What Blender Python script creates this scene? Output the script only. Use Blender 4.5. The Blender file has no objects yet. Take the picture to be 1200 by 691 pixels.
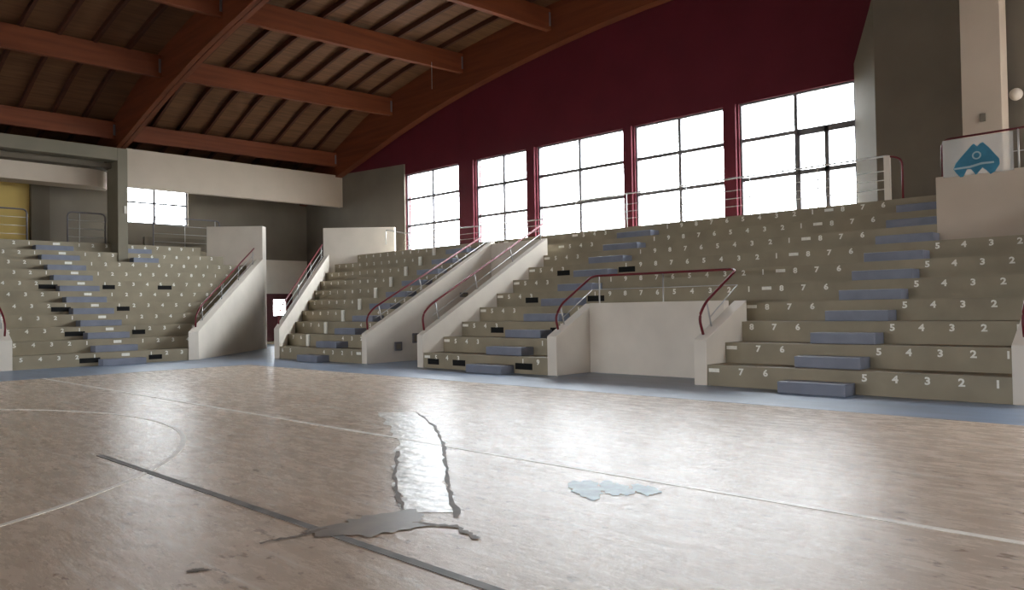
import bpy, bmesh, math, random
from mathutils import Vector, Matrix
random.seed(7)
C = bpy.context.scene.collection
SC = bpy.context.scene

# ---------------------------------------------------------------- camera
cam = bpy.data.cameras.new('camera')
cam.sensor_width = 36.0
cam.lens = 36.0 * 913.86 / 1200.0
cam.clip_end = 400
co = bpy.data.objects.new('camera', cam)
C.objects.link(co)
F = Vector((-0.69656102, 0.71727935, 0.0176944))
R = Vector((0.71708234, 0.69678506, -0.01683728))
U = Vector((0.02440629, -0.00096015, 0.9997017))
m = Matrix.Identity(4)
for i in range(3):
    m[i][0] = R[i]; m[i][1] = U[i]; m[i][2] = -F[i]
m.translation = Vector((0, -13.4106, 1.5405))
co.matrix_world = m
SC.camera = co

# ---------------------------------------------------------------- light
SC.view_settings.view_transform = 'Standard'
SC.view_settings.look = 'None'
SC.view_settings.exposure = 1.62
SC.view_settings.gamma = 1.0
w = bpy.data.worlds.new('sky'); SC.world = w; w.use_nodes = True
wn = w.node_tree
bg = wn.nodes['Background']
bg.inputs[0].default_value = (0.90, 0.95, 1.0, 1)
bg.inputs[1].default_value = 10.0

def portal(name, loc, sx, sy, direction):
    l = bpy.data.lights.new(name, 'AREA'); l.shape = 'RECTANGLE'; l.size = sx; l.size_y = sy
    l.cycles.is_portal = True
    o = bpy.data.objects.new(name, l); C.objects.link(o); o.location = loc
    o.rotation_euler = Vector(direction).to_track_quat('-Z', 'Y').to_euler()
    return o

# ---------------------------------------------------------------- materials
def lin(c):
    return tuple((v / 12.92 if v <= 0.04045 else ((v + 0.055) / 1.055) ** 2.4) for v in (x / 255 for x in c))
def mat(name, col, rough=0.7, var=0.12, scale=3.0, stretch=(1, 1, 1), bump=0.0, spec=0.3, metal=0.0):
    ma = bpy.data.materials.new(name); ma.use_nodes = True
    nt = ma.node_tree; b = nt.nodes['Principled BSDF']
    b.inputs['Roughness'].default_value = rough
    b.inputs['Specular IOR Level'].default_value = spec
    b.inputs['Metallic'].default_value = metal
    tc = nt.nodes.new('ShaderNodeTexCoord'); mp = nt.nodes.new('ShaderNodeMapping')
    mp.inputs['Scale'].default_value = stretch
    nt.links.new(tc.outputs['Object'], mp.inputs[0])
    n = nt.nodes.new('ShaderNodeTexNoise'); n.inputs['Scale'].default_value = scale; n.inputs['Detail'].default_value = 6
    nt.links.new(mp.outputs[0], n.inputs['Vector'])
    r = nt.nodes.new('ShaderNodeValToRGB')
    r.color_ramp.elements[0].position = .3; r.color_ramp.elements[1].position = .7
    r.color_ramp.elements[0].color = tuple(c * (1 - var) for c in col) + (1,)
    r.color_ramp.elements[1].color = tuple(min(1, c * (1 + var)) for c in col) + (1,)
    nt.links.new(n.outputs[0], r.inputs[0]); nt.links.new(r.outputs[0], b.inputs['Base Color'])
    if bump:
        bp = nt.nodes.new('ShaderNodeBump'); bp.inputs['Strength'].default_value = bump; bp.inputs['Distance'].default_value = .02
        nt.links.new(n.outputs[0], bp.inputs['Height']); nt.links.new(bp.outputs[0], b.inputs['Normal'])
    return ma

M = {}
M['white'] = mat('white_plaster', (.66, .60, .52), .75, .06, 1.2)
M['fascia'] = mat('fascia_plaster', (.50, .42, .335), .75, .05, 1.0)
M['step'] = mat('olive_step_paint', (.28, .238, .165), .62, .13, 1.6)
M['blue'] = mat('blue_step_paint', (.185, .20, .25), .55, .12, 2.5)
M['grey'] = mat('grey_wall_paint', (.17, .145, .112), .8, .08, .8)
M['greydark'] = mat('dark_grey_wall_tone', (.12, .10, .072), .8, .08, .8)
M['red'] = mat('dark_red_paint', (.088, .0065, .0145), .7, .10, .7)
M['redmetal'] = mat('red_enamel', (.13, .012, .018), .4, .08, 4)
M['steel'] = mat('galvanised_steel', (.45, .44, .43), .45, .08, 6, metal=.6)
M['dark'] = mat('vent_shade_black', (.008, .008, .008), .9, .1, 4)  # black stands in for the shade inside a recessed vent
M['frame'] = mat('grey_window_frame', (.13, .12, .13), .5, .08, 5)
M['wood'] = mat('glulam_wood', (.135, .036, .0135), .55, .22, 1.1, (.35, 6, 6), bump=.1)
M['purlin'] = mat('glulam_purlin', (.155, .04, .014), .6, .2, 1.1, (6, .35, 6), bump=.08)
M['rafter'] = mat('dark_rafter_wood', (.062, .019, .009), .6, .2, 2, (.4, 5, 5))
M['yellow'] = mat('yellow_wall_paint', (.62, .45, .15), .8, .05, 1)
M['door'] = mat('oxblood_door_paint', (.085, .012, .014), .5, .1, 3)
M['number'] = mat('white_stencil_paint', (.80, .78, .70), .7, .08, 20)
M['sand'] = mat('dun_step', (.35, .28, .18), .7, .1, 4)
M['ext'] = mat('outside_ground', (.30, .29, .27), .9, .1, 1)
M['plaster2'] = mat('pillar_paint', (.20, .178, .132), .8, .08, 1.0)

def boards():
    ma = mat('roof_boards', (.132, .062, .029), .7, .25, 1.4, (7, .5, 7), bump=.15)
    return ma
M['boards'] = boards()

def glass():
    ma = bpy.data.materials.new('window_glass'); ma.use_nodes = True; nt = ma.node_tree
    nt.nodes.remove(nt.nodes['Principled BSDF'])
    t = nt.nodes.new('ShaderNodeBsdfTransparent'); t.inputs[0].default_value = (.96, .97, .97, 1)
    g = nt.nodes.new('ShaderNodeBsdfGlossy'); g.inputs['Roughness'].default_value = .03
    lw = nt.nodes.new('ShaderNodeLayerWeight'); lw.inputs[0].default_value = .12
    fr = nt.nodes.new('ShaderNodeMath'); fr.operation = 'MULTIPLY'; fr.inputs[1].default_value = .35
    nt.links.new(lw.outputs['Facing'], fr.inputs[0])
    mx = nt.nodes.new('ShaderNodeMixShader')
    nt.links.new(fr.outputs[0], mx.inputs[0]); nt.links.new(t.outputs[0], mx.inputs[1]); nt.links.new(g.outputs[0], mx.inputs[2])
    nt.links.new(mx.outputs[0], nt.nodes['Material Output'].inputs[0])
    return ma
M['glass'] = glass()
def sheet():
    ma = bpy.data.materials.new('clear_plastic_sheet'); ma.use_nodes = True; nt = ma.node_tree
    b = nt.nodes['Principled BSDF']; b.inputs['Base Color'].default_value = (.8, .8, .78, 1); b.inputs['Roughness'].default_value = .25
    t = nt.nodes.new('ShaderNodeBsdfTransparent'); mx = nt.nodes.new('ShaderNodeMixShader'); mx.inputs[0].default_value = .32
    nt.links.new(t.outputs[0], mx.inputs[1]); nt.links.new(b.outputs[0], mx.inputs[2])
    nt.links.new(mx.outputs[0], nt.nodes['Material Output'].inputs[0])
    return ma
M['sheet'] = sheet()
M['teal'] = mat('teal_print', (.035, .17, .26), .6, .25, 3)
M['teal_light'] = mat('pale_teal_print', (.30, .42, .46), .6, .1, 3)

def floor_mat():
    ma = bpy.data.materials.new('worn_court_paint'); ma.use_nodes = True; nt = ma.node_tree; L = nt.links
    b = nt.nodes['Principled BSDF']; b.inputs['Specular IOR Level'].default_value = .09
    tc = nt.nodes.new('ShaderNodeTexCoord')
    def noise(scale, st, det=8, rough=.6):
        mp = nt.nodes.new('ShaderNodeMapping'); mp.inputs['Scale'].default_value = st
        mp.inputs['Rotation'].default_value = (0, 0, math.radians(20))
        L.new(tc.outputs['Object'], mp.inputs[0])
        n = nt.nodes.new('ShaderNodeTexNoise'); n.inputs['Scale'].default_value = scale; n.inputs['Detail'].default_value = det
        n.inputs['Roughness'].default_value = rough
        L.new(mp.outputs[0], n.inputs['Vector']); return n
    def ramp(src, p0, c0, p1, c1):
        r = nt.nodes.new('ShaderNodeValToRGB'); e = r.color_ramp.elements
        e[0].position = p0; e[1].position = p1; e[0].color = c0 + (1,); e[1].color = c1 + (1,)
        L.new(src, r.inputs[0]); return r
    def mix(fac, a, bcol, mode='MIX'):
        x = nt.nodes.new('ShaderNodeMix'); x.data_type = 'RGBA'; x.blend_type = mode
        if isinstance(fac, float): x.inputs[0].default_value = fac
        else: L.new(fac, x.inputs[0])
        L.new(a, x.inputs[6])
        if isinstance(bcol, tuple): x.inputs[7].default_value = bcol + (1,)
        else: L.new(bcol, x.inputs[7])
        return x.outputs[2]
    big = noise(.35, (1, 1.6, 1), 4); mid = noise(1.3, (.7, 1.3, 1), 10, .68); fine = noise(4.5, (.5, 1.5, 1), 10, .75); sp = noise(7.5, (.7, 1.2, 1), 3, .6); clus = noise(.55, (1, 1, 1), 3)
    strk = noise(1.6, (.25, 5, 1), 8, .65); peel = noise(3.2, (.6, 1.8, 1), 12, .8)
    base = ramp(big.outputs[0], .35, (.62, .495, .39), .68, (.70, .575, .465))
    m1 = ramp(mid.outputs[0], .38, (.88, .865, .85), .62, (1.02, 1.02, 1.02))
    c = mix(.85, base.outputs[0], m1.outputs[0], 'MULTIPLY')
    f1 = ramp(fine.outputs[0], .38, (.94, .935, .93), .60, (1.02, 1.02, 1.02))
    c = mix(.8, c, f1.outputs[0], 'MULTIPLY')
    k1 = ramp(strk.outputs[0], .56, (0, 0, 0), .66, (.6, .6, .6))
    c = mix(k1.outputs[0], c, (.80, .73, .65))
    p1 = ramp(peel.outputs[0], .60, (0, 0, 0), .65, (.7, .7, .7))
    c = mix(p1.outputs[0], c, (.82, .77, .71))
    s1 = ramp(sp.outputs[0], .60, (0, 0, 0), .66, (.8, .8, .8))
    s2 = ramp(clus.outputs[0], .45, (.4, .4, .4), .58, (1, 1, 1))
    c = mix(mix(1.0, s1.outputs[0], s2.outputs[0], 'MULTIPLY'), c, (.26, .18, .13))
    L.new(c, b.inputs['Base Color'])
    rr = nt.nodes.new('ShaderNodeMapRange'); rr.inputs[1].default_value = .3; rr.inputs[2].default_value = .7
    rr.inputs[3].default_value = .2; rr.inputs[4].default_value = .34
    L.new(fine.outputs[0], rr.inputs[0]); L.new(rr.outputs[0], b.inputs['Roughness'])
    bp = nt.nodes.new('ShaderNodeBump'); bp.inputs['Strength'].default_value = .3; bp.inputs['Distance'].default_value = .02
    L.new(fine.outputs[0], bp.inputs['Height']); L.new(bp.outputs[0], b.inputs['Normal'])
    return ma
M['floor'] = floor_mat()
M['border'] = mat('blue_border_paint', (.20, .265, .37), .35, .2, 1.5, (.6, 2, 1), bump=.1, spec=.5)
M['line'] = mat('white_line_paint', (.86, .80, .72), .45, .15, 6)
M['darkline'] = mat('dark_line_paint', (.16, .14, .125), .55, .4, 4)
M['wet'] = mat('wet_film', (.27, .22, .18), .42, .2, 5, bump=.05, spec=.4)
M['wetedge'] = mat('damp_dirt', (.17, .125, .095), .6, .3, 6)
M['bluestain'] = mat('pale_blue_stain', (.62, .77, .88), .5, .25, 9)
M['wetbright'] = mat('wet_window_glare', (.70, .65, .58), .33, .35, 7, (1, 1, 1), bump=.6, spec=.5)  # pale base colour paints the window reflection into the wet film

# ---------------------------------------------------------------- helpers
class MB:
    def __init__(s): s.v = []; s.f = []
    def add(s, vs, fs):
        o = len(s.v); s.v += [tuple(p) for p in vs]; s.f += [tuple(i + o for i in q) for q in fs]; return s
    def box(s, x0, x1, y0, y1, z0, z1):
        return s.prism([(x0, y0), (x1, y0), (x1, y1), (x0, y1)], z0, z1)
    def prism(s, poly, z0, z1):
        n = len(poly)
        a = sum(poly[i][0] * poly[(i + 1) % n][1] - poly[(i + 1) % n][0] * poly[i][1] for i in range(n))
        z1 = list(z1) if isinstance(z1, (list, tuple)) else [z1] * n
        z0 = list(z0) if isinstance(z0, (list, tuple)) else [z0] * n
        if a < 0: poly = poly[::-1]; z1 = z1[::-1]; z0 = z0[::-1]
        vs = [(p[0], p[1], z) for p, z in zip(poly, z0)] + [(p[0], p[1], z) for p, z in zip(poly, z1)]
        fs = [tuple(range(n))[::-1], tuple(range(n, 2 * n))] + [(i, (i + 1) % n, n + (i + 1) % n, n + i) for i in range(n)]
        return s.add(vs, fs)
    def extrude(s, prof, axis, a0, a1):
        # profile (h, z) extruded along 'x' or 'y'
        n = len(prof)
        if axis == 'x': vs = [(a0, p[0], p[1]) for p in prof] + [(a1, p[0], p[1]) for p in prof]
        else: vs = [(p[0], a0, p[1]) for p in prof] + [(p[0], a1, p[1]) for p in prof]
        fs = [tuple(range(n)), tuple(range(n, 2 * n))[::-1]] + [(i, n + i, n + (i + 1) % n, (i + 1) % n) for i in range(n)]
        return s.add(vs, fs)
    def warp(s, fn): s.v = [fn(p) for p in s.v]; return s
    def tube(s, pts, r, n=8):
        P = [Vector(p) for p in pts]; rings = []
        for i, p in enumerate(P):
            d = (P[min(i + 1, len(P) - 1)] - P[max(i - 1, 0)]).normalized()
            h = Vector((0, 0, 1)) if abs(d.z) < .9 else Vector((1, 0, 0))
            a = d.cross(h).normalized(); b = d.cross(a)
            rings.append([tuple(p + r * (math.cos(2 * math.pi * k / n) * a + math.sin(2 * math.pi * k / n) * b)) for k in range(n)])
        vs = [v for q in rings for v in q]; fs = []
        for i in range(len(P) - 1):
            for k in range(n):
                fs.append((i * n + k, i * n + (k + 1) % n, (i + 1) * n + (k + 1) % n, (i + 1) * n + k))
        fs.append(tuple(range(n))[::-1]); fs.append(tuple((len(P) - 1) * n + k for k in range(n)))
        return s.add(vs, fs)
    def build(s, name, ma, parent=None, bevel=0, smooth=False):
        me = bpy.data.meshes.new(name); me.from_pydata(s.v, [], s.f)
        bm = bmesh.new(); bm.from_mesh(me); bmesh.ops.recalc_face_normals(bm, faces=bm.faces); bm.to_mesh(me); bm.free()
        me.materials.append(M[ma] if isinstance(ma, str) else ma)
        if smooth: me.polygons.foreach_set('use_smooth', [True] * len(me.polygons))
        o = bpy.data.objects.new(name, me); C.objects.link(o)
        if parent is not None:
            o.parent = parent; o.matrix_parent_inverse = Matrix.Translation(-parent.location)
        if bevel:
            b = o.modifiers.new('bevel', 'BEVEL'); b.width = bevel; b.segments = 2; b.limit_method = 'ANGLE'
        return o
def struct(o): o['kind'] = 'structure'; return o
def thing(name, loc, label, cat, group=None):
    o = bpy.data.objects.new(name, None); C.objects.link(o); o.location = loc; o.empty_display_size = .2
    o['label'] = label; o['category'] = cat
    if group: o['group'] = group
    return o
def tag(o, label, cat, group=None):
    o['label'] = label; o['category'] = cat
    if group: o['group'] = group
    return o
def smooth_path(pts, n=5, rad=.18):
    P = [Vector(p) for p in pts]; out = [P[0]]
    for i in range(1, len(P) - 1):
        a = (P[i - 1] - P[i]); b = (P[i + 1] - P[i]); r = min(rad, a.length * .45, b.length * .45)
        s, e = P[i] + a.normalized() * r, P[i] + b.normalized() * r
        for k in range(n + 1):
            t = k / n; out.append(s * (1 - t) ** 2 + P[i] * 2 * t * (1 - t) + e * t * t)
    out.append(P[-1]); return out
def interp(tab, x):
    if x <= tab[0][0]: return tab[0][1] + (x - tab[0][0]) * (tab[1][1] - tab[0][1]) / (tab[1][0] - tab[0][0])
    for (a, b), (c, d) in zip(tab, tab[1:]):
        if x <= c: return b + (d - b) * (x - a) / (c - a)
    return tab[-1][1]

T, H = .70, .40                      # tread and riser of the stands
XL = -26.05                          # front of the end stand
YW = 8.4                             # window wall
XB = -36.0                           # far end wall
XR, YB = 9.0, -34.0                  # unseen ends of the hall

# ---------------------------------------------------------------- floor and ground
struct(MB().box(-80, 60, -90, 60, -.6, -.35).build('ground', 'ext'))
floor = struct(MB().box(XB - .3, XR + .3, YB - .3, YW + .4, -.3, 0).build('floor', 'floor'))
def flat(poly, z0=.0, z1=.003): return MB().prism(poly, z0, z1)
flat([(-22, -2.15), (XR, -2.15), (XR, 0), (-22, 0)]).build('painted_border', 'border', floor)
flat([(-11.62, 0), (-8.08, 0), (-8.08, 1.18), (-11.62, 1.18)], 0, .0029).build('painted_border', 'border', floor)
flat([(-18.95, 0), (-16.62, 0), (-16.62, 5.1), (-18.95, 5.1)], 0, .0029).build('painted_border', 'border', floor)
flat([(XB, -34), (-22, -34), (-22, 0), (-22, 1), (-24.1, 1), (-30, 8.4), (XB, 8.4)], 0, .0028).build('painted_border', 'border', floor)
flat([(-22, -7.64), (XR, -7.64), (XR, -7.57), (-22, -7.57)], 0, .004).build('court_line', 'line', floor)
flat([(-9.3, -10.44), (XR, -10.44), (XR, -10.37), (-9.3, -10.37)], 0, .0045).build('court_line', 'darkline', floor)
ring = MB()
cx, cy, cr = -11.86, -14.68, 5.79
N = 96
for k in range(N):
    a, b = 2 * math.pi * k / N, 2 * math.pi * (k + 1) / N
    q = [(cx + r * math.cos(t), cy + r * math.sin(t)) for r, t in ((cr - .03, a), (cr + .03, a), (cr + .03, b), (cr - .03, b))]
    ring.prism(q, 0, .004)
ring.build('court_circle', 'line', floor)
def blob(cx, cy, rx, ry, rot=0, n=40, rough=.25, seed=1):
    rnd = random.Random(seed); ph = [rnd.uniform(0, 6.28) for _ in range(6)]
    out = []
    for k in range(n):
        t = 2 * math.pi * k / n
        s = 1 + rough * (.5 * math.sin(2 * t + ph[0]) + .35 * math.sin(3 * t + ph[1]) + .3 * math.sin(5 * t + ph[2]) + .2 * math.sin(9 * t + ph[3]) + .2 * math.sin(14 * t + ph[4]))
        x, y = rx * s * math.cos(t), ry * s * math.sin(t)
        out.append((cx + x * math.cos(rot) - y * math.sin(rot), cy + x * math.sin(rot) + y * math.cos(rot)))
    return out
def fan(poly, z0, z1):
    mb = MB(); c = (sum(p[0] for p in poly) / len(poly), sum(p[1] for p in poly) / len(poly)); n = len(poly)
    vs = [(c[0], c[1], z1)] + [(p[0], p[1], z1) for p in poly]
    return mb.add(vs, [(0, 1 + i, 1 + (i + 1) % n) for i in range(n)])
# wet streak whose pale colour paints in the window reflection, its dark damp rims and the shallow puddle at its near end
def ribbon(path, wid, z, seed):
    rnd = random.Random(seed); mb = MB(); P = [Vector((p[0], p[1], 0)) for p in path]; Q = []
    for a, b in zip(P, P[1:]):
        for k in range(8): Q.append(a.lerp(b, k / 8))
    Q.append(P[-1]); n = len(Q); vs = []
    for i, p in enumerate(Q):
        d = (Q[min(i + 1, n - 1)] - Q[max(i - 1, 0)]).normalized(); s = Vector((-d.y, d.x, 0))
        j = s * rnd.uniform(-.6, .6) * wid
        wv = wid * rnd.uniform(.35, 1.3)
        vs += [tuple(p + j + s * wv + Vector((0, 0, z))), tuple(p + j - s * wv + Vector((0, 0, z)))]
    return mb.add(vs, [(2 * i, 2 * i + 2, 2 * i + 3, 2 * i + 1) for i in range(n - 1)])
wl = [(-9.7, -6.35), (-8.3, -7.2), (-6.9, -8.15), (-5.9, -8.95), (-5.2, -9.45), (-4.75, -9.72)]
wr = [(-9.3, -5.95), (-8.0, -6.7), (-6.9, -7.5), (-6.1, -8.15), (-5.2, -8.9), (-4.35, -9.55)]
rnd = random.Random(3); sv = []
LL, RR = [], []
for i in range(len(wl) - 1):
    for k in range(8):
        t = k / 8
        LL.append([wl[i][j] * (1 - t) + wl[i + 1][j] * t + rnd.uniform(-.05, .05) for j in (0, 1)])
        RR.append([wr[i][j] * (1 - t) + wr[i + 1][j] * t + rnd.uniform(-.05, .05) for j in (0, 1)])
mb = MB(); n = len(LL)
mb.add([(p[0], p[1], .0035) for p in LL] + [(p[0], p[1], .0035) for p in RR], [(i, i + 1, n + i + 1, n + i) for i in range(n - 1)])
streak = thing('wet_streak', (-7, -7.8, 0), 'wet streak on the court floor with the window reflection painted pale', 'water')
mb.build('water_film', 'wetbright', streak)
ribbon(wr, .024, .0052, 4).build('damp_rim', 'wetedge', streak)
ribbon(wl[2:], .02, .0052, 5).build('damp_rim', 'wetedge', streak)
pud = thing('puddle', (-4.65, -10, 0), 'shallow dark puddle at the near end of the wet streak', 'water')
fan(blob(-4.66, -10.05, .36, .30, math.radians(62), 60, .38, 14), 0, .0062).build('water_film', 'wet', pud)
ribbon([(-4.85, -10.35), (-4.83, -10.55), (-4.88, -10.85)], .022, .0066, 6).build('damp_rim', 'wetedge', pud)
ribbon([(-4.5, -9.85), (-4.2, -9.72), (-3.95, -9.78), (-3.85, -9.83)], .03, .0066, 7).build('damp_rim', 'wetedge', pud)
for q, (bx_, by_, ra, rb) in enumerate([(-4.20, -8.22, .30, .15), (-4.02, -8.06, .26, .13), (-3.80, -7.93, .20, .10)]):
    fan(blob(bx_, by_, ra, rb, math.radians(134), 60, .3, 21 + q), 0, .0042 + q * .0002).build('floor_stain', 'bluestain', floor)
fan(blob(-4.66, -11.36, .06, .035, .5, 30, .6, 22), 0, .0042).build('floor_stain', 'wetedge', floor)

# ---------------------------------------------------------------- roof
ARC = [(-36.5, 6.9), (-34.5, 7.55), (-32.4, 8.2), (-31, 8.58), (-29.7, 8.95), (-27.6, 9.52), (-25.2, 10.08), (-23.2, 10.46), (-20.8, 10.83), (-18.6, 11.1), (-16.6, 11.29), (-14.7, 11.41), (-12.5, 11.46)]
RAF = [(-36.5, 7.75), (-34.5, 8.65), (-32.65, 9.28), (-30.4, 10.3), (-28.2, 11.06), (-25.8, 11.56), (-23.4, 11.93), (-21, 12.2), (-18.65, 12.42), (-15.5, 12.6), (-12.5, 12.66)]
def mirror(t): return t + [(2 * -12.5 - x, z) for x, z in t[:-1][::-1]]
ARCM, RAFM = mirror(ARC), mirror(RAF)
def raf(x): return interp(RAFM, x)
def sag(p):                          # the roof deck falls a little towards the middle of the hall
    g = .3 + .7 * max(0, min(1, (p[0] + 32.65) / 4.5))
    return (p[0], p[1], p[2] - .033 * max(0, min(12, 8.2 - p[1])) * g)
XS = [-36.3 + i * .55 for i in range(83)]
XS = [x for x in XS if x <= XR + .2]
prof = [(x, raf(x) + .20) for x in XS]
cb = MB()
for a, b in ((YB - .3, -3.8), (-3.8, YW + .4)): cb.extrude(prof + [(x, z + .25) for x, z in prof[::-1]], 'y', a, b)
ceiling = struct(cb.warp(sag).build('ceiling', 'boards'))
ARCHY = [(7.95, 8.32), (-2.22, -1.85), (-12.4, -12.0), (-22.6, -22.2)]
for y0, y1 in ARCHY:
    xs = [-36.2 + i * .6 for i in range(76)]
    xs = [x for x in xs if x <= XR]
    lo = [(x, interp(ARCM, x)) for x in xs]; hi = [(x, raf(x) + .19) for x in xs]
    if y0 < 0:
        a = MB(); ym = (y0 + y1) / 2
        a.extrude(lo + hi[::-1], 'y', y0, ym - .015); a.extrude(lo + hi[::-1], 'y', ym + .015, y1)
        a.extrude([(x, z + .05) for x, z in lo] + [(x, z - .05) for x, z in hi][::-1], 'y', ym - .02, ym + .02)
    else:
        a = MB().extrude(lo + hi[::-1], 'y', y0, y1)
    a.build('arch_beam', 'wood', ceiling)
spans = [(-1.85, 7.95), (-12.0, -2.22), (-22.2, -12.4)]
PX = [(-32.65, .66), (-28.15, .76), (-23.4, .76), (-18.65, .76), (-13.9, .76), (-9.2, .76), (-4.5, .76), (0.2, .76), (4.9, .76)]
for y0, y1 in spans:
    for x, d in PX:
        z = raf(x)
        MB().box(x - .11, x + .11, y0, y1, z - d, z + .02).warp(sag).build('purlin', 'purlin', ceiling, bevel=.012)
        b = MB()
        for yy in (y0 + .02, y1 - .10): b.box(x - .13, x + .13, yy, yy + .08, z - d * .8, z - d * .15)
        b.warp(sag).build('beam_shoe', 'frame', ceiling)
for y0, y1 in spans:
    n = 9
    for k in range(1, n):
        y = y0 + (y1 - y0) * k / n
        xs = [x for x in XS if x <= XR]
        lo = [(x, raf(x)) for x in xs]; hi = [(x, raf(x) + .21) for x in xs]
        MB().extrude(lo + hi[::-1], 'y', y - .055, y + .055).warp(sag).build('rafter', 'rafter', ceiling)
cable = MB().tube([(-23.2, 6.2, 11.2), (-23.2, 6.2, 10.15)], .012, 6)
hang = cable.build('hanging_cord', 'steel'); tag(hang, 'thin pale cord hanging from a roof purlin', 'cord')

# ---------------------------------------------------------------- window wall
WX = [(-27.75, -24.13), (-23.14, -20.28), (-19.75, -15.75), (-15.29, -11.97), (-11.45, -8.0)]
Z0, Z1 = 4.02, 7.65
wb = MB()
xs = [-32.6] + [-29.5 + 1.5 * i for i in range(27)]
xs = [x for x in xs if x < XR]
top = [(x, raf(x) + .1) for x in xs]
wb.extrude([(-32.6, Z1), (xs[-1], Z1)] + top[::-1], 'y', YW, YW + .3)
edges = [-28.2] + [v for a, b in WX for v in (a, b)] + [XR]
for i in range(0, len(edges), 2):
    wb.box(edges[i], edges[i + 1], YW, YW + .3, 3.2, Z1)
struct(wb.build('wall_back', 'red'))
rp = MB()
for (a, b), (c, d) in zip(WX, WX[1:]):
    rp.box(b + .06, c - .06, YW - .10, YW, 4.0, Z1 + .0)
rp.build('pilaster', 'red', bpy.data.objects['wall_back'])
def window(name, x0, x1, y, z0, z1, cols, rows, casement=False):
    fr = MB(); t = .055
    fr.box(x0, x1, y + .08, y + .18, z0, z0 + t); fr.box(x0, x1, y + .08, y + .18, z1 - t, z1)
    fr.box(x0, x0 + t, y + .08, y + .18, z0 + t, z1 - t); fr.box(x1 - t, x1, y + .08, y + .18, z0 + t, z1 - t)
    root = struct(fr.build(name, 'frame'))
    xs = [x0] + cols + [x1]; zs = [z0] + rows + [z1]
    for c in cols: MB().box(c - .05, c + .05, y + .09, y + .17, z0 + t, z1 - t).build('mullion', 'frame', root)
    for r in rows:
        for a, b in zip(xs, xs[1:]):
            MB().box(a + .04, b - .04, y + .095, y + .165, r - .055, r + .055).build('transom', 'frame', root)
    for a, b in zip(xs, xs[1:]):
        for c, d in zip(zs, zs[1:]):
            MB().box(a + .04, b - .04, y + .125, y + .135, c + .04, d - .04).build('glass_pane', 'glass', root)
    if casement:
        xm = -8.82; a, b = cols[0], x1
        MB().box(xm - .06, xm + .06, y + .06, y + .17, z0 + t, rows[1]).build('casement_stile', 'frame', root)
        MB().box(a + .04, b - .05, y + .06, y + .17, rows[1] - .13, rows[1] + .02).build('casement_rail', 'frame', root)
        MB().box(a + .04, b - .05, y + .06, y + .17, rows[0] - .06, rows[0] + .06).build('casement_rail', 'frame', root)
        MB().box(a + .0, a + .12, y + .06, y + .17, z0 + t, rows[1]).build('casement_stile', 'frame', root)
    return root
mids = [-25.95, -21.61, -17.75, -13.59, -9.71]
for i, ((a, b), mx) in enumerate(zip(WX, mids)):
    window('window_%d' % (i + 1), a, b, YW, Z0, Z1, [mx], [5.33, 6.52], i == 4)
    portal('daylight_portal', ((a + b) / 2, YW + .32, (Z0 + Z1) / 2), b - a, Z1 - Z0, (0, -1, 0))

# grey wall beside the first window, grey return walls at the right
struct(MB().extrude([(XB, 0), (-27.75, 0), (-27.75, 8.12), (-32.6, 8.3), (XB, 8.3)], 'y', YW - .06, YW + .02).build('wall_left_pier', 'grey'))
struct(MB().prism([(-8.0, 8.4), (-7.2, 7.62), (-7.05, 7.75), (-7.85, 8.45)], 3.9, [8.08, 9.5, 9.5, 8.08]).build('wall_right_splay', 'greydark'))  # darker grey than the pier, painting down the window light on this face
struct(MB().extrude([(-7.2, 3.5), (XR, 3.5), (XR, 12.6), (-5.5, 12.6), (-7.2, 9.5)], 'y', 7.62, 7.9).build('wall_right_pier', 'grey'))

# ---------------------------------------------------------------- end wall, gallery and passage
dY0, dY1, dZ = 6.0, 7.45, 2.5
wY0, wY1, wZ0, wZ1 = -1.0, 2.12, 5.62, 7.35
lw = MB()
for a, b in ((YB, dY0), (dY1, YW)): lw.box(XB - .3, XB, a, b, 0, 4.2)
lw.box(XB - .3, XB, dY0, dY1, dZ, 4.2)
struct(lw.build('wall_passage_end', 'white'))
uw = MB()
for a, b in ((YB, wY0), (wY1, YW)): uw.box(XB - .3, XB, a, b, 4.2, 9.5)
uw.box(XB - .3, XB, wY0, wY1, 4.2, wZ0); uw.box(XB - .3, XB, wY0, wY1, wZ1, 9.5)
struct(uw.build('wall_left', 'grey'))
fr = MB()
for a, b in ((wY0, wY0 + .06), (wY1 - .06, wY1)): fr.box(XB - .2, XB - .1, a, b, wZ0, wZ1)
for a, b in ((wZ0, wZ0 + .06), (wZ1 - .06, wZ1)): fr.box(XB - .2, XB - .1, wY0 + .06, wY1 - .06, a, b)
w6 = struct(fr.build('window_6', 'frame'))
MB().box(XB - .19, XB - .11, .58, .68, wZ0 + .06, wZ1 - .06).build('mullion', 'frame', w6)
MB().box(XB - .185, XB - .115, wY0 + .06, wY1 - .06, 6.53, 6.61).build('transom', 'frame', w6)
for a, b in ((wY0, .63), (.63, wY1)):
    for c, d in ((wZ0, 6.57), (6.57, wZ1)):
        MB().box(XB - .155, XB - .145, a + .05, b - .05, c + .04, d - .04).build('glass_pane', 'glass', w6)
portal('daylight_portal', (XB - .32, .1, 6.5), wY1 - wY0, wZ1 - wZ0, (1, 0, 0))
# yellow panel and the shallow grey pier beside it
struct(MB().box(XB, XB + .06, -14, -4.38, 4.2, 7.4).build('wall_yellow', 'yellow'))
struct(MB().box(XB, XB + .35, -4.38, -3.72, 4.2, 7.4).build('wall_gallery_pier', 'greydark'))
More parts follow.
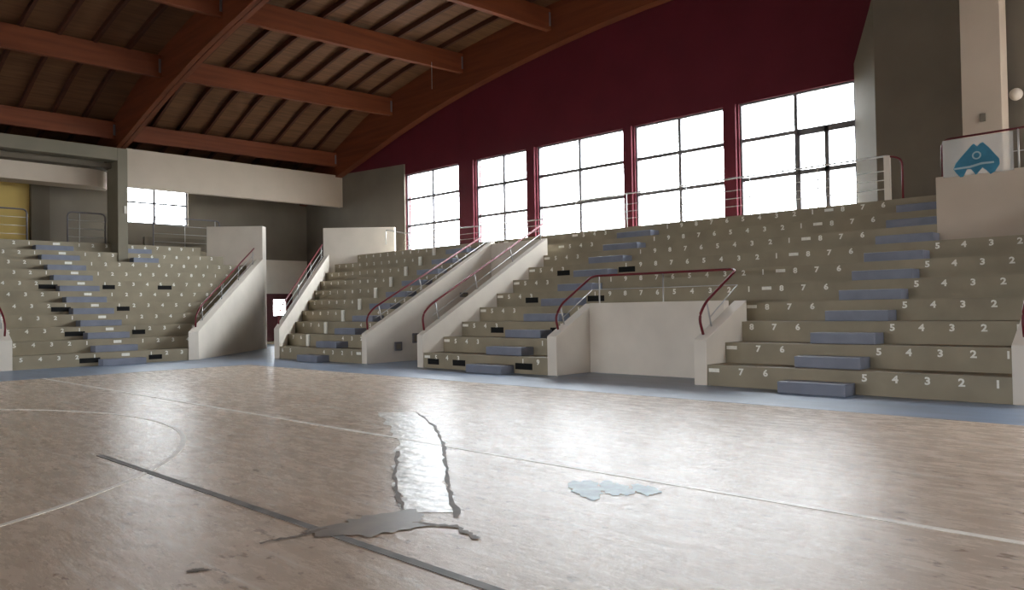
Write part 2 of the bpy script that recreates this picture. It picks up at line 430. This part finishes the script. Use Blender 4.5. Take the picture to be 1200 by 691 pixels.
# gallery slab and its soffit
struct(MB().prism([(XB, -20), (-33.75, -20), (-33.75, 1.2), (XB, 3.4)], 3.9, 4.38).build('floor_gallery', 'step'))
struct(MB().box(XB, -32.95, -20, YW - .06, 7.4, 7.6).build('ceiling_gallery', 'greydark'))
# white fascia beams
struct(MB().box(-32.95, -32.65, -1.95, YW - .06, 6.68, 8.22).build('trim_1', 'fascia'))
fz0, fz1 = 6.72, 8.0
poly = [(-33.55, -20)]
for k in range(9):
    a = math.pi / 2 * k / 8
    poly.append((-34.55 + 1.0 * math.cos(a), -2.95 + 1.0 * math.sin(a)))
poly += [(-34.6, -1.95), (-34.6, -20)]
struct(MB().prism(poly, fz0, fz1).build('trim_2', 'fascia'))
# portal frame: pillar and lintel
struct(MB().box(-33.5, -32.3, -2.25, -1.87, 3.55, 8.12).build('trim_3', 'plaster2', bevel=.02))
struct(MB().box(-32.95, -32.3, -16, -2.25, 7.62, 8.12).build('trim_4', 'plaster2', bevel=.02))
tag(MB().box(-32.3, -32.26, -2.03, -1.93, 5.55, 5.85).build('wall_plate', 'white', bevel=.01), 'small white plate on the grey pillar of the portal', 'plate')
# low dark wall behind the top row
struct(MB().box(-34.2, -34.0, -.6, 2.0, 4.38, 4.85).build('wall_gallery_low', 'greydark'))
# passage door
dr = thing('door_1', (XB, 6.7, 0), 'dark red passage door with a bright square window', 'door')
del dr['label']; del dr['category']; struct(dr)
db = MB()
db.box(XB - .12, XB - .04, dY0 + .08, dY0 + .42, .03, dZ - .08); db.box(XB - .12, XB - .04, 7.12, dY1 - .08, .03, dZ - .08)
db.box(XB - .12, XB - .04, dY0 + .42, 7.12, .03, 1.40); db.box(XB - .12, XB - .04, dY0 + .42, 7.12, 2.2, dZ - .08)
db.build('door_leaf', 'door', dr)
fb = MB(); fb.box(XB - .2, XB + .02, dY0, dY0 + .08, 0, dZ); fb.box(XB - .2, XB + .02, dY1 - .08, dY1, 0, dZ); fb.box(XB - .2, XB + .02, dY0 + .08, dY1 - .08, dZ - .08, dZ)
fb.build('door_frame', 'door', dr)
MB().box(XB - .085, XB - .075, dY0 + .42, 7.12, 1.40, 2.2).build('glass_pane', 'glass', dr)
MB().tube(smooth_path([(XB - .04, 7.2, 1.05), (XB + .03, 7.2, 1.05), (XB + .03, 7.08, 1.05)], 3, .02), .012).build('door_handle', 'steel', dr)
tag(MB().box(XB + .02, XB + .75, 5.6, 7.9, 0, .12).build('door_step', 'sand', bevel=.015), 'low dun step in front of the dark red door', 'step')
portal('daylight_portal', (XB - .32, 6.77, 1.8), .7, .8, (1, 0, 0))
# unseen end walls, their openings invented to let daylight in
bw = MB()
bx = [(-27 + 6.5 * i, -23.4 + 6.5 * i) for i in range(5)]  # low openings added for fill daylight from the unseen side
ed = [XB] + [v for q in bx for v in q] + [XR]
for i in range(0, len(ed), 2): bw.box(ed[i], ed[i + 1], YB - .3, YB, 0, 13)
for a, b in bx: bw.box(a, b, YB - .3, YB, 0, .3); bw.box(a, b, YB - .3, YB, 3.1, 13)
struct(bw.build('wall_front', 'white'))
for a, b in bx: portal('daylight_portal', ((a + b) / 2, YB - .32, 1.7), b - a, 2.8, (0, 1, 0))
rw = MB()
by = [(.5, 3.5)]  # single high opening added to light the column's right face
ed = [YB] + [v for q in by for v in q] + [YW + .3]
for i in range(0, len(ed), 2): rw.box(XR, XR + .3, ed[i], ed[i + 1], 0, 13)
for a, b in by: rw.box(XR, XR + .3, a, b, 0, 5.2); rw.box(XR, XR + .3, a, b, 8.6, 13)
struct(rw.build('wall_right', 'white'))
for a, b in by: portal('daylight_portal', (XR + .32, (a + b) / 2, 6.9), b - a, 3.4, (-1, 0, 0))

# ---------------------------------------------------------------- digits
DIG = {}
for d in '123456789':
    cu = bpy.data.curves.new('digit', 'FONT'); cu.body = d; cu.size = .165; cu.offset = .006; cu.align_x = 'CENTER'; cu.resolution_u = 2
    to = bpy.data.objects.new('digit', cu); C.objects.link(to)
    bpy.context.view_layer.update()
    me = bpy.data.meshes.new_from_object(to.evaluated_get(bpy.context.evaluated_depsgraph_get()))
    vs = [tuple(v.co) for v in me.vertices]; fs = [tuple(p.vertices) for p in me.polygons]
    bpy.data.objects.remove(to); bpy.data.curves.remove(cu); bpy.data.meshes.remove(me)
    for f in 'yx':
        q = bpy.data.meshes.new('seat_number')
        q.from_pydata([(a * 1.15, 0, b) if f == 'y' else (0, a * 1.15, b) for a, b, _ in vs], [], fs)
        q.materials.append(M['number']); DIG[f + d] = q
def digit(row, d, x, y, z, facing):
    o = bpy.data.objects.new('seat_number', DIG[facing + d]); C.objects.link(o)
    o.location = (x, y, z); o.parent = row

# ---------------------------------------------------------------- long side stand
side = thing('grandstand', (-9.6, 0, 0), 'long olive stepped stand along the windows with the recessed white bay', 'grandstand')
corner = thing('grandstand', (-21.5, 0, 0), 'olive stepped stand in the far corner between passage and stair gap', 'grandstand')
end = thing('grandstand', (XL, -5, 0), 'olive stepped stand on the left end wall with black vents', 'grandstand')
VL, VR = -18.95, -16.37
def xcorner(y): return -24.05 - y if y <= 5.4 else -29.45 + (y - 5.4)
A0, A1 = -6.19, -5.02
B0, B1 = -14.22, -12.99
C0, C1 = -22.14, -20.97
for k in range(10):
    y0, y1, zt = k * T, (k + 1) * T, (k + 1) * H
    if k == 9: y1 = 7.62 if False else 8.3
    mb = MB()
    xr = -2.75 if k < 7 else -5.07
    if k < 2:
        MB().box(VR, -11.9, y0, y1, 0, zt).build('seat_row', 'step', side)
        mb.box(-7.8, xr, y0, y1, 0, zt)
    elif k < 8: mb.box(VR, xr, y0, y1, 0, zt)
    else: mb.box(-18.0, xr, y0, y1, 0, zt)
    row = mb.build('seat_row', 'step', side)
    # numbers
    lb = MB(); zf = zt - .165; yf = y0 - .004
    xsn = [(-2.94 - .483 * i, i + 1) for i in range(5)] + [(-6.62 - .483 * i, i + 6) for i in range(3)]
    xsn += [(-8.35 - .483 * i, i + 1) for i in range(10) if -8.35 - .483 * i > -13.35]
    xsn += [(-14.98 - .44 * i, (i + 3)) for i in range(3)]
    for x, d in xsn:
        if x > xr - .1 or (k < 2 and -12.0 < x < -7.5): continue
        digit(row, str((d - 1) % 9 + 1), x, yf, zf, 'y')
    for x in (-7.93, -16.22):
        if k < 2 and x == -7.93: x = -7.66
        MB().box(x - .11, x + .11, yf - .004, y0, zf + .03, zf + .10).build('row_label', 'number', row)
    for x0, x1 in ((A0, A1), (B0, B1)):
        MB().box(x0, x1, y0 - .45, y0, k * H, k * H + .2).build('aisle_step', 'blue', side, bevel=.012)
    if k % 2 == 0 and k < 8:
        for x0, x1 in ((-15.2, -14.72), (-12.95, -12.4)):
            if k == 2 and x0 > -13: x0, x1 = x0 - .1, min(x1, -11.95)
            q = MB(); q.box(x0, x1, y0 - .006, y0, k * H + .1, k * H + .25); q.build('vent_slot', 'dark', row)  # flat black plate painting the shade inside the slot
        if k == 0: MB().box(-16.2, -15.75, y0 - .006, y0, .1, .25).build('vent_slot', 'dark', row)
    # corner rows
    p = [(xcorner(y0), y0)]
    if y0 < 5.4 < y1: p.append((xcorner(5.4), 5.4))
    p.append((xcorner(y1), y1))
    xe = VL - .2 if k < 8 else -18.004
    mb = MB().prism([(xe, y0), (xe, y1)] + p[::-1], 0, zt)
    row = mb.build('seat_row', 'step', corner)
    lb = MB()
    x = -19.75; i = 1
    while x > xcorner(y0) + .2 and i < 22:
        if not (-23.0 < x < -21.6): digit(row, str((i - 1) % 9 + 1), x, yf, zf, 'y'); i += 1
        x -= .505
    lb.box(-19.5, -19.28, yf - .004, y0, zf + .02, zf + .10)
    lb.build('row_label', 'number', row)
    MB().box(C0, C1, y0 - .45, y0, k * H, k * H + .2).build('aisle_step', 'blue', corner, bevel=.012)
    if k > 0:
        MB().box(-23.38, -23.22, y0 - .06, y0 - .004, k * H, k * H + .39).build('marker_post', 'number', corner, bevel=.008)

# ---------------------------------------------------------------- end stand
def yend(s): return -2.02 + s if s <= 5.2 else 3.18 - (s - 5.2)
D0, D1 = -5.02, -3.74
for k in range(11):
    s0, s1, zt = k * T, (k + 1) * T, (k + 1) * H
    x0, x1 = XL - s0, XL - s1
    p = [(x0, yend(s0))]
    if s0 < 5.2 < s1: p.append((XL - 5.2, yend(5.2)))
    p.append((x1, yend(s1)))
    row = MB().prism([(x1, -16), (x0, -16)] + p if k > 1 else [(x1, -7.5), (x0, -7.5)] + p, 0, zt).build('seat_row', 'step', end)
    lb = MB(); zf = zt - .165; xf = x0 + .004
    ys = [(-5.12 - .495 * i, i + 1) for i in range(12)] + [(-3.42 + .495 * i, i + 1) for i in range(16)]
    for y, d in ys:
        if y > yend(s0) - .15 or (k < 3 and y < -7.2): continue
        if k > 8 and -2.4 < y < -1.7: continue
        digit(row, str((d - 1) % 9 + 1), xf, y, zf, 'x')
    lb.box(x0, xf + .004, -4.33, -4.09, zf + .02, zf + .11)
    lb.build('row_label', 'number', row)
    MB().box(x0, x0 + .45, D0, D1, k * H, k * H + .2).build('aisle_step', 'blue', end, bevel=.012)
    if k in (0, 2, 4, 6):
        v = [(-5.55, -4.96), (-3.5, -3.08)]
        if k == 6: v.append((-1.55, -1.03))
        for a, b in v: MB().box(x0, x0 + .006, a, b, k * H + .1, k * H + .25).build('vent_slot', 'dark', row)
    if k >= 9:
        MB().box(x0, x0 + .45, -1.82, -.85, k * H, k * H + .2).build('aisle_step', 'blue', end, bevel=.012)

# ---------------------------------------------------------------- white parapet walls
def sloped(par, poly, ztops, ma='white'): return MB().prism(poly, 0, ztops).build('parapet_wall', ma, par, bevel=.012)
S = H / T
# corner passage, right side
z54 = 1.0 + 5.4 * S
sloped(corner, [(-24.30, -.03), (-23.95, -.03), (-29.45, 5.5), (-29.8, 5.5)], [1.0, 1.0, z54, z54])
sloped(corner, [(-29.80, 5.5), (-29.55, 5.25), (-27.35, 7.45), (-27.6, 7.7)], 5.2)
# corner passage, left side
sloped(end, [(XL + .03, -2.22), (XL + .03, -1.87), (-31.15, 3.25), (-31.3, 3.05)], [.95, .95, .95 + 5.1 * S, .95 + 5.1 * S])
sloped(end, [(-31.5, 3.6), (-31.15, 3.25), (-32.85, 1.55), (-33.1, 1.8)], 5.3)
# end stand, left side wall
sloped(end, [(XL + .03, -7.65), (XL + .03, -7.32), (XL - 6, -7.32), (XL - 6, -7.65)], [.86, .86, .86 + 6 * S, .86 + 6 * S])
# stair gap in the long side
sloped(corner, [(-19.2, -.03), (-18.95, -.03), (-18.95, 5.3), (-19.2, 5.3)], [.88, .88, .88 + 5.3 * .565, .88 + 5.3 * .565])
sloped(side, [(-16.62, -.03), (-16.37, -.03), (-16.37, 5.1), (-16.62, 5.1)], [.88, .88, .88 + 5.1 * .565, .88 + 5.1 * .565])
sloped(side, [(-18.94, 5.1), (-16.62, 5.1), (-16.62, 5.3), (-18.94, 5.3)], 3.75)
# recessed bay
sloped(side, [(-11.9, -.03), (-11.62, -.03), (-11.62, 1.39), (-11.9, 1.39)], [.9, .9, 1.64, 1.64])
sloped(side, [(-8.08, -.03), (-7.8, -.03), (-7.8, 1.62), (-8.08, 1.62)], [.88, .88, 1.64, 1.64])
sloped(side, [(-11.62, 1.18), (-8.08, 1.18), (-8.08, 1.39), (-11.62, 1.39)], 1.64)
# right end of the long stand
sloped(side, [(-2.75, -.03), (-2.45, -.03), (-2.45, 5.0), (-2.75, 5.0)], [.88, .88, .88 + 5.0 * S, .88 + 5.0 * S])

# press platform at the top right
struct(MB().prism([(-5.07, 4.9), (-2.45, 4.9), (-2.45, 5.1), (-4.87, 5.1), (-4.87, 7.6), (-5.07, 7.6)], 2.8, 4.2).build('wall_platform', 'fascia', bevel=.01))
struct(MB().box(-4.87, -2.45, 5.1, 7.6, 2.8, 3.4).build('floor_platform', 'step'))
struct(MB().box(-4.98, -4.18, 6.7, 7.3, 3.4, 12.7).build('trim_5', 'fascia', bevel=.015))
tag(MB().box(-4.62, -4.5, 6.66, 6.7, 5.6, 5.78).build('wall_plate', 'grey', bevel=.01), 'small grey plate on the white column above the banner', 'plate')
lamp = thing('globe_lamp', (-4.05, 7.45, 6.25), 'round white lamp on the wall right of the white column', 'lamp')
bm = bmesh.new(); bmesh.ops.create_uvsphere(bm, u_segments=16, v_segments=10, radius=.14, matrix=Matrix.Translation((-4.05, 7.42, 6.25)))
me = bpy.data.meshes.new('globe'); bm.to_mesh(me); bm.free(); me.materials.append(M['white']); me.polygons.foreach_set('use_smooth', [True] * len(me.polygons))
g = bpy.data.objects.new('globe', me); C.objects.link(g); g.parent = lamp; g.matrix_parent_inverse = Matrix.Translation(-lamp.location)
MB().box(-4.12, -3.98, 7.52, 7.62, 6.18, 6.32).build('base', 'frame', lamp)

# ---------------------------------------------------------------- railings
def railing(name, label, base, hand, rails, posts, hmat='redmetal', group=None, r=.028):
    t = thing(name, base, label, 'railing', group)
    MB().tube(smooth_path(hand), r, 10).build('handrail', hmat, t, smooth=True)
    for q in rails: MB().tube(q, .011, 6).build('rail_bar', 'steel', t, smooth=True)
    for a, b in posts: MB().tube([a, b], .017, 8).build('post', 'steel', t, smooth=True)
    return t
def par(p, q, f): return tuple(p[i] + (q[i] - p[i]) * f for i in range(3))
# recessed bay
xl, xr2 = -11.76, -7.94
hand = [(xl, .24, 1.03), (xl, .12, 1.33), (xl, .32, 1.62), (xl, 1.5, 2.30), (xr2, 1.5, 2.29), (xr2, .2, 1.60), (xr2, -.05, 1.31), (xr2, .08, 1.04)]
hand[0] = (xl, .2, 1.05); hand[-1] = (xr2, .1, .98)
railing('bay_railing', 'dark red handrail running round the top of the white recessed bay', (-9.8, 1.5, 1.64), hand,
        [[(xl, 1.5, 1.97), (xr2, 1.5, 1.96)], [(xl, .35, 1.3), (xl, 1.5, 1.97)], [(xr2, .35, 1.3), (xr2, 1.5, 1.96)]],
        [((x, 1.5, 1.205), (x, 1.5, 2.29)) for x in (-11.55, -9.75)] + [((xr2, .42, 1.13), (xr2, .25, 1.62)), ((xl, .42, 1.16), (xl, .3, 1.6))])
# stair gap
def gap(x, pts, wz, sl, label, extra):
    bars = [[(x, pts[2][1] + .1, pts[2][2] - .28), (x, pts[-1][1], pts[-1][2] - .26)]]
    posts = []
    for f in (.04, .36, .68, .98):
        yy = pts[2][1] + f * (pts[-1][1] - pts[2][1]); zz = pts[2][2] + f * (pts[-1][2] - pts[2][2])
        y2 = yy + (.12 if f < .9 else 0)
        posts.append(((x, y2, wz + y2 * sl + .04), (x, yy, zz)))
    return railing('stair_railing', label, (x, .1, wz), [(x, a, b) for _, a, b in pts] , bars, posts)
gap(-19.07, [(0, .1, 1.0), (0, .06, 1.35), (0, .30, 1.62), (0, 5.2, 4.2)], .88, .575, 'dark red handrail on the left white wall of the stair gap', 0)
gap(-16.49, [(0, .12, 1.0), (0, .06, 1.40), (0, .34, 1.68), (0, 5.0, 4.2)], .88, .565, 'dark red handrail on the right white wall of the stair gap', 0)
# passage walls
def diag(px, py, z0, pts, label, n=(1, -1)):
    bars = []; P = [(px - s, py + s, z) for s, z in pts]
    for d in (.25, .5): bars.append([(P[2][0], P[2][1], P[2][2] - d), (P[3][0], P[3][1], P[3][2] - d)])
    posts = []
    for f in (.03, .35, .67, .97):
        q = par(P[2], P[3], f); s = pts[2][0] + (pts[3][0] - pts[2][0]) * f
        posts.append(((q[0], q[1], z0 + s * S + .065), q))
    return railing('passage_railing', label, (px, py, z0), P, bars, posts)
diag(-26.12, -1.98, .95, [(.1, 1.10), (.1, 1.45), (.4, 1.80), (4.6, 4.27)], 'dark red double handrail on the left wall of the corner passage')
diag(-24.2, .05, 1.0, [(.1, 1.15), (.1, 1.45), (.4, 1.80), (4.8, 4.42)], 'dark red handrail on the right wall of the corner passage')
# right end
railing('stair_railing', 'dark red handrail on the white wall at the right edge of the photo', (-2.6, .1, .88),
        [(-2.6, .1, 1.0), (-2.6, .02, 1.3), (-2.6, .3, 1.62), (-2.6, 4.8, 4.2)], [[(-2.6, .4, 1.35), (-2.6, 4.8, 3.9)]],
        [((-2.6, y, .93 + y * S), (-2.6, y, 1.45 + y * S)) for y in (.5, 2, 3.5, 4.7)])
# end stand left wall
railing('stair_railing', 'dark red handrail on the white wall at the left edge of the photo', (XL - .1, -7.48, .86),
        [(XL - .1, -7.48, 1.0), (XL - .02, -7.48, 1.3), (XL - .3, -7.48, 1.62), (XL - 5.5, -7.48, 4.55)], [[(XL - .4, -7.48, 1.35), (XL - 5.5, -7.48, 4.25)]],
        [((XL - s, -7.48, .92 + s * S), (XL - s, -7.48, 1.45 + s * S)) for s in (.5, 2.2, 3.9, 5.3)])
# top railing before the windows
gy = 6.55
g = railing('gallery_railing', 'grey guard railing along the top row in front of the windows', (-11, gy, 4.0),
        [(-16.4, gy, 4.02), (-16.4, gy, 5.06), (-6.6, gy, 5.10)],
        [[(-16.4, gy, z), (-6.6, gy, z)] for z in (4.3, 4.52, 4.74)], [((x, gy, 4.004), (x, gy, 5.07)) for x in (-14.33, -12.2, -10.2, -8.3)], 'steel', r=.022)
MB().tube(smooth_path([(-6.6, gy, 5.10), (-6.25, gy, 5.0), (-6.25, gy, 4.02)]), .026, 8).build('end_loop', 'redmetal', g, smooth=True)
MB().box(-6.66, -6.52, gy - .04, gy + .04, 4.0, 5.10).build('end_post', 'white', g)
gl = railing('gallery_railing', 'grey guard railing above the corner stand and the stair gap', (-22, gy, 4.0),
        [(-27.3, gy + .4, 4.4), (-27.3, gy + .4, 5.05), (-25.5, gy, 4.72), (-19.3, gy, 4.6), (-16.6, gy, 4.6)],
        [[(-25.5, gy, z), (-16.6, gy, z)] for z in (4.2, 4.4)], [((x, gy, 4.004), (x, gy, 4.6)) for x in (-25.2, -23, -21, -19.2, -17.5, -16.7)], 'steel', r=.02)
# gallery behind the end stand
def guard(x, y0, y1, z0, z1, label, posts):
    return railing('gallery_railing', label, (x, y0, z0), [(x, y1, z0), (x, y1, z1), (x, y0, z1), (x, y0, z0)],
        [[(x, y0, z0 + (z1 - z0) * f), (x, y1, z0 + (z1 - z0) * f)] for f in (.2, .47, .74)], [((x, y, z0), (x, y, z1)) for y in posts], 'frame', r=.03)
guard(-33.4, -3.72, -2.35, 4.405, 5.6, 'dark guard railing with rounded corner left of the grey pillar', (-3.3,))
guard(-33.4, -7.2, -5.1, 4.405, 5.58, 'dark guard railing with rounded corner before the yellow wall', (-6.2,))
guard(-33.85, -.3, 2.6, 4.385, 5.7, 'thin guard railing below the gallery window right of the pillar', (1.04, 2.4))

# ---------------------------------------------------------------- banner on the platform
bn = thing('banner', (-4.3, 4.86, 4.2), 'clear sheet banner with a teal two peaked emblem on the platform rail', 'banner')
bY = 4.86
MB().box(-4.91, -3.62, bY - .004, bY, 4.16, 4.95).build('sheet', 'sheet', bn)
def bp(zx, zy):
    px = 1080 + zx / 6.908; py = 130 + zy / 6.908
    X = -4.91 + (px - 1105) * .0153
    yb = 209.5 - (px - 1105) * .10
    return (X, 4.16 + (yb - py) * (.79 / 44.5))
def plate(pts, y0, y1):
    n = len(pts); mb = MB(); P = [bp(*p) for p in pts]
    return mb.extrude(P, 'x', 0, 1) if False else mb.add([(p[0], y0, p[1]) for p in P] + [(p[0], y1, p[1]) for p in P],
        [tuple(range(n)), tuple(range(n, 2 * n))[::-1]] + [(i, (i + 1) % n, n + (i + 1) % n, n + i) for i in range(n)])
plate([(262, 478), (285, 428), (420, 285), (440, 273), (465, 297), (490, 272), (515, 264), (560, 305), (642, 398), (645, 440), (605, 500), (568, 522), (535, 488), (505, 468), (450, 526), (412, 480), (378, 478), (345, 540), (318, 545), (285, 510)], bY - .008, bY - .004).build('emblem', 'teal', bn)
plate([(270, 470), (400, 452), (500, 425), (600, 418), (600, 432), (500, 442), (400, 470), (270, 484)], bY - .010, bY - .008).build('emblem_band', 'teal_light', bn)
rg = MB(); c0 = bp(460, 368)
for k in range(24):
    a, b = 2 * math.pi * k / 24, 2 * math.pi * (k + 1) / 24
    rg.add([(c0[0] + r * math.cos(t), bY - .011, c0[1] + r * math.sin(t)) for r, t in ((.055, a), (.085, a), (.085, b), (.055, b))], [(0, 1, 2, 3)])
rg.build('emblem_ring', 'teal_light', bn)
railing('platform_railing', 'brown guard railing on the white platform holding the banner', (-3.7, 4.95, 4.2),
        [(-4.95, 4.95, 4.2), (-4.95, 4.95, 4.99), (-2.5, 4.95, 5.02)], [[(-4.95, 4.95, 4.55), (-2.5, 4.95, 4.55)]],
        [((x, 4.95, 4.2), (x, 4.95, 5.0)) for x in (-3.55, -2.6)], 'door', r=.022)

# ---------------------------------------------------------------- small wall fittings
def fitting(x0, x1, y0, y1, z0, z1, label, ma='frame'):
    t = thing('wall_box', ((x0 + x1) / 2, (y0 + y1) / 2, z0), label, 'box')
    MB().box(x0, x1, y0, y1, z0, z1).build('casing', ma, t, bevel=.008)
    MB().box(x1, x1 + .006, y0 + .05, y1 - .05, z0 + .05, z1 - .05).build('cover', 'grey', t)
fitting(-18.95, -18.90, .98, 1.24, .34, .60, 'square dark fitting low on the left wall of the stair gap, the nearer one')
fitting(-18.95, -18.90, 1.66, 1.90, .54, .84, 'square dark fitting on the left wall of the stair gap, behind the right post')
lf = thing('wall_lamp', (-18.9, 3.8, 1.9), 'small dark wall lamp on the left wall of the stair gap', 'lamp')
MB().box(-18.95, -18.86, 3.65, 3.95, 1.95, 2.1).build('casing', 'frame', lf, bevel=.01)
MB().box(-18.86, -18.82, 3.69, 3.91, 1.97, 2.06).build('diffuser', 'grey', lf)
print('objects', len(bpy.data.objects))
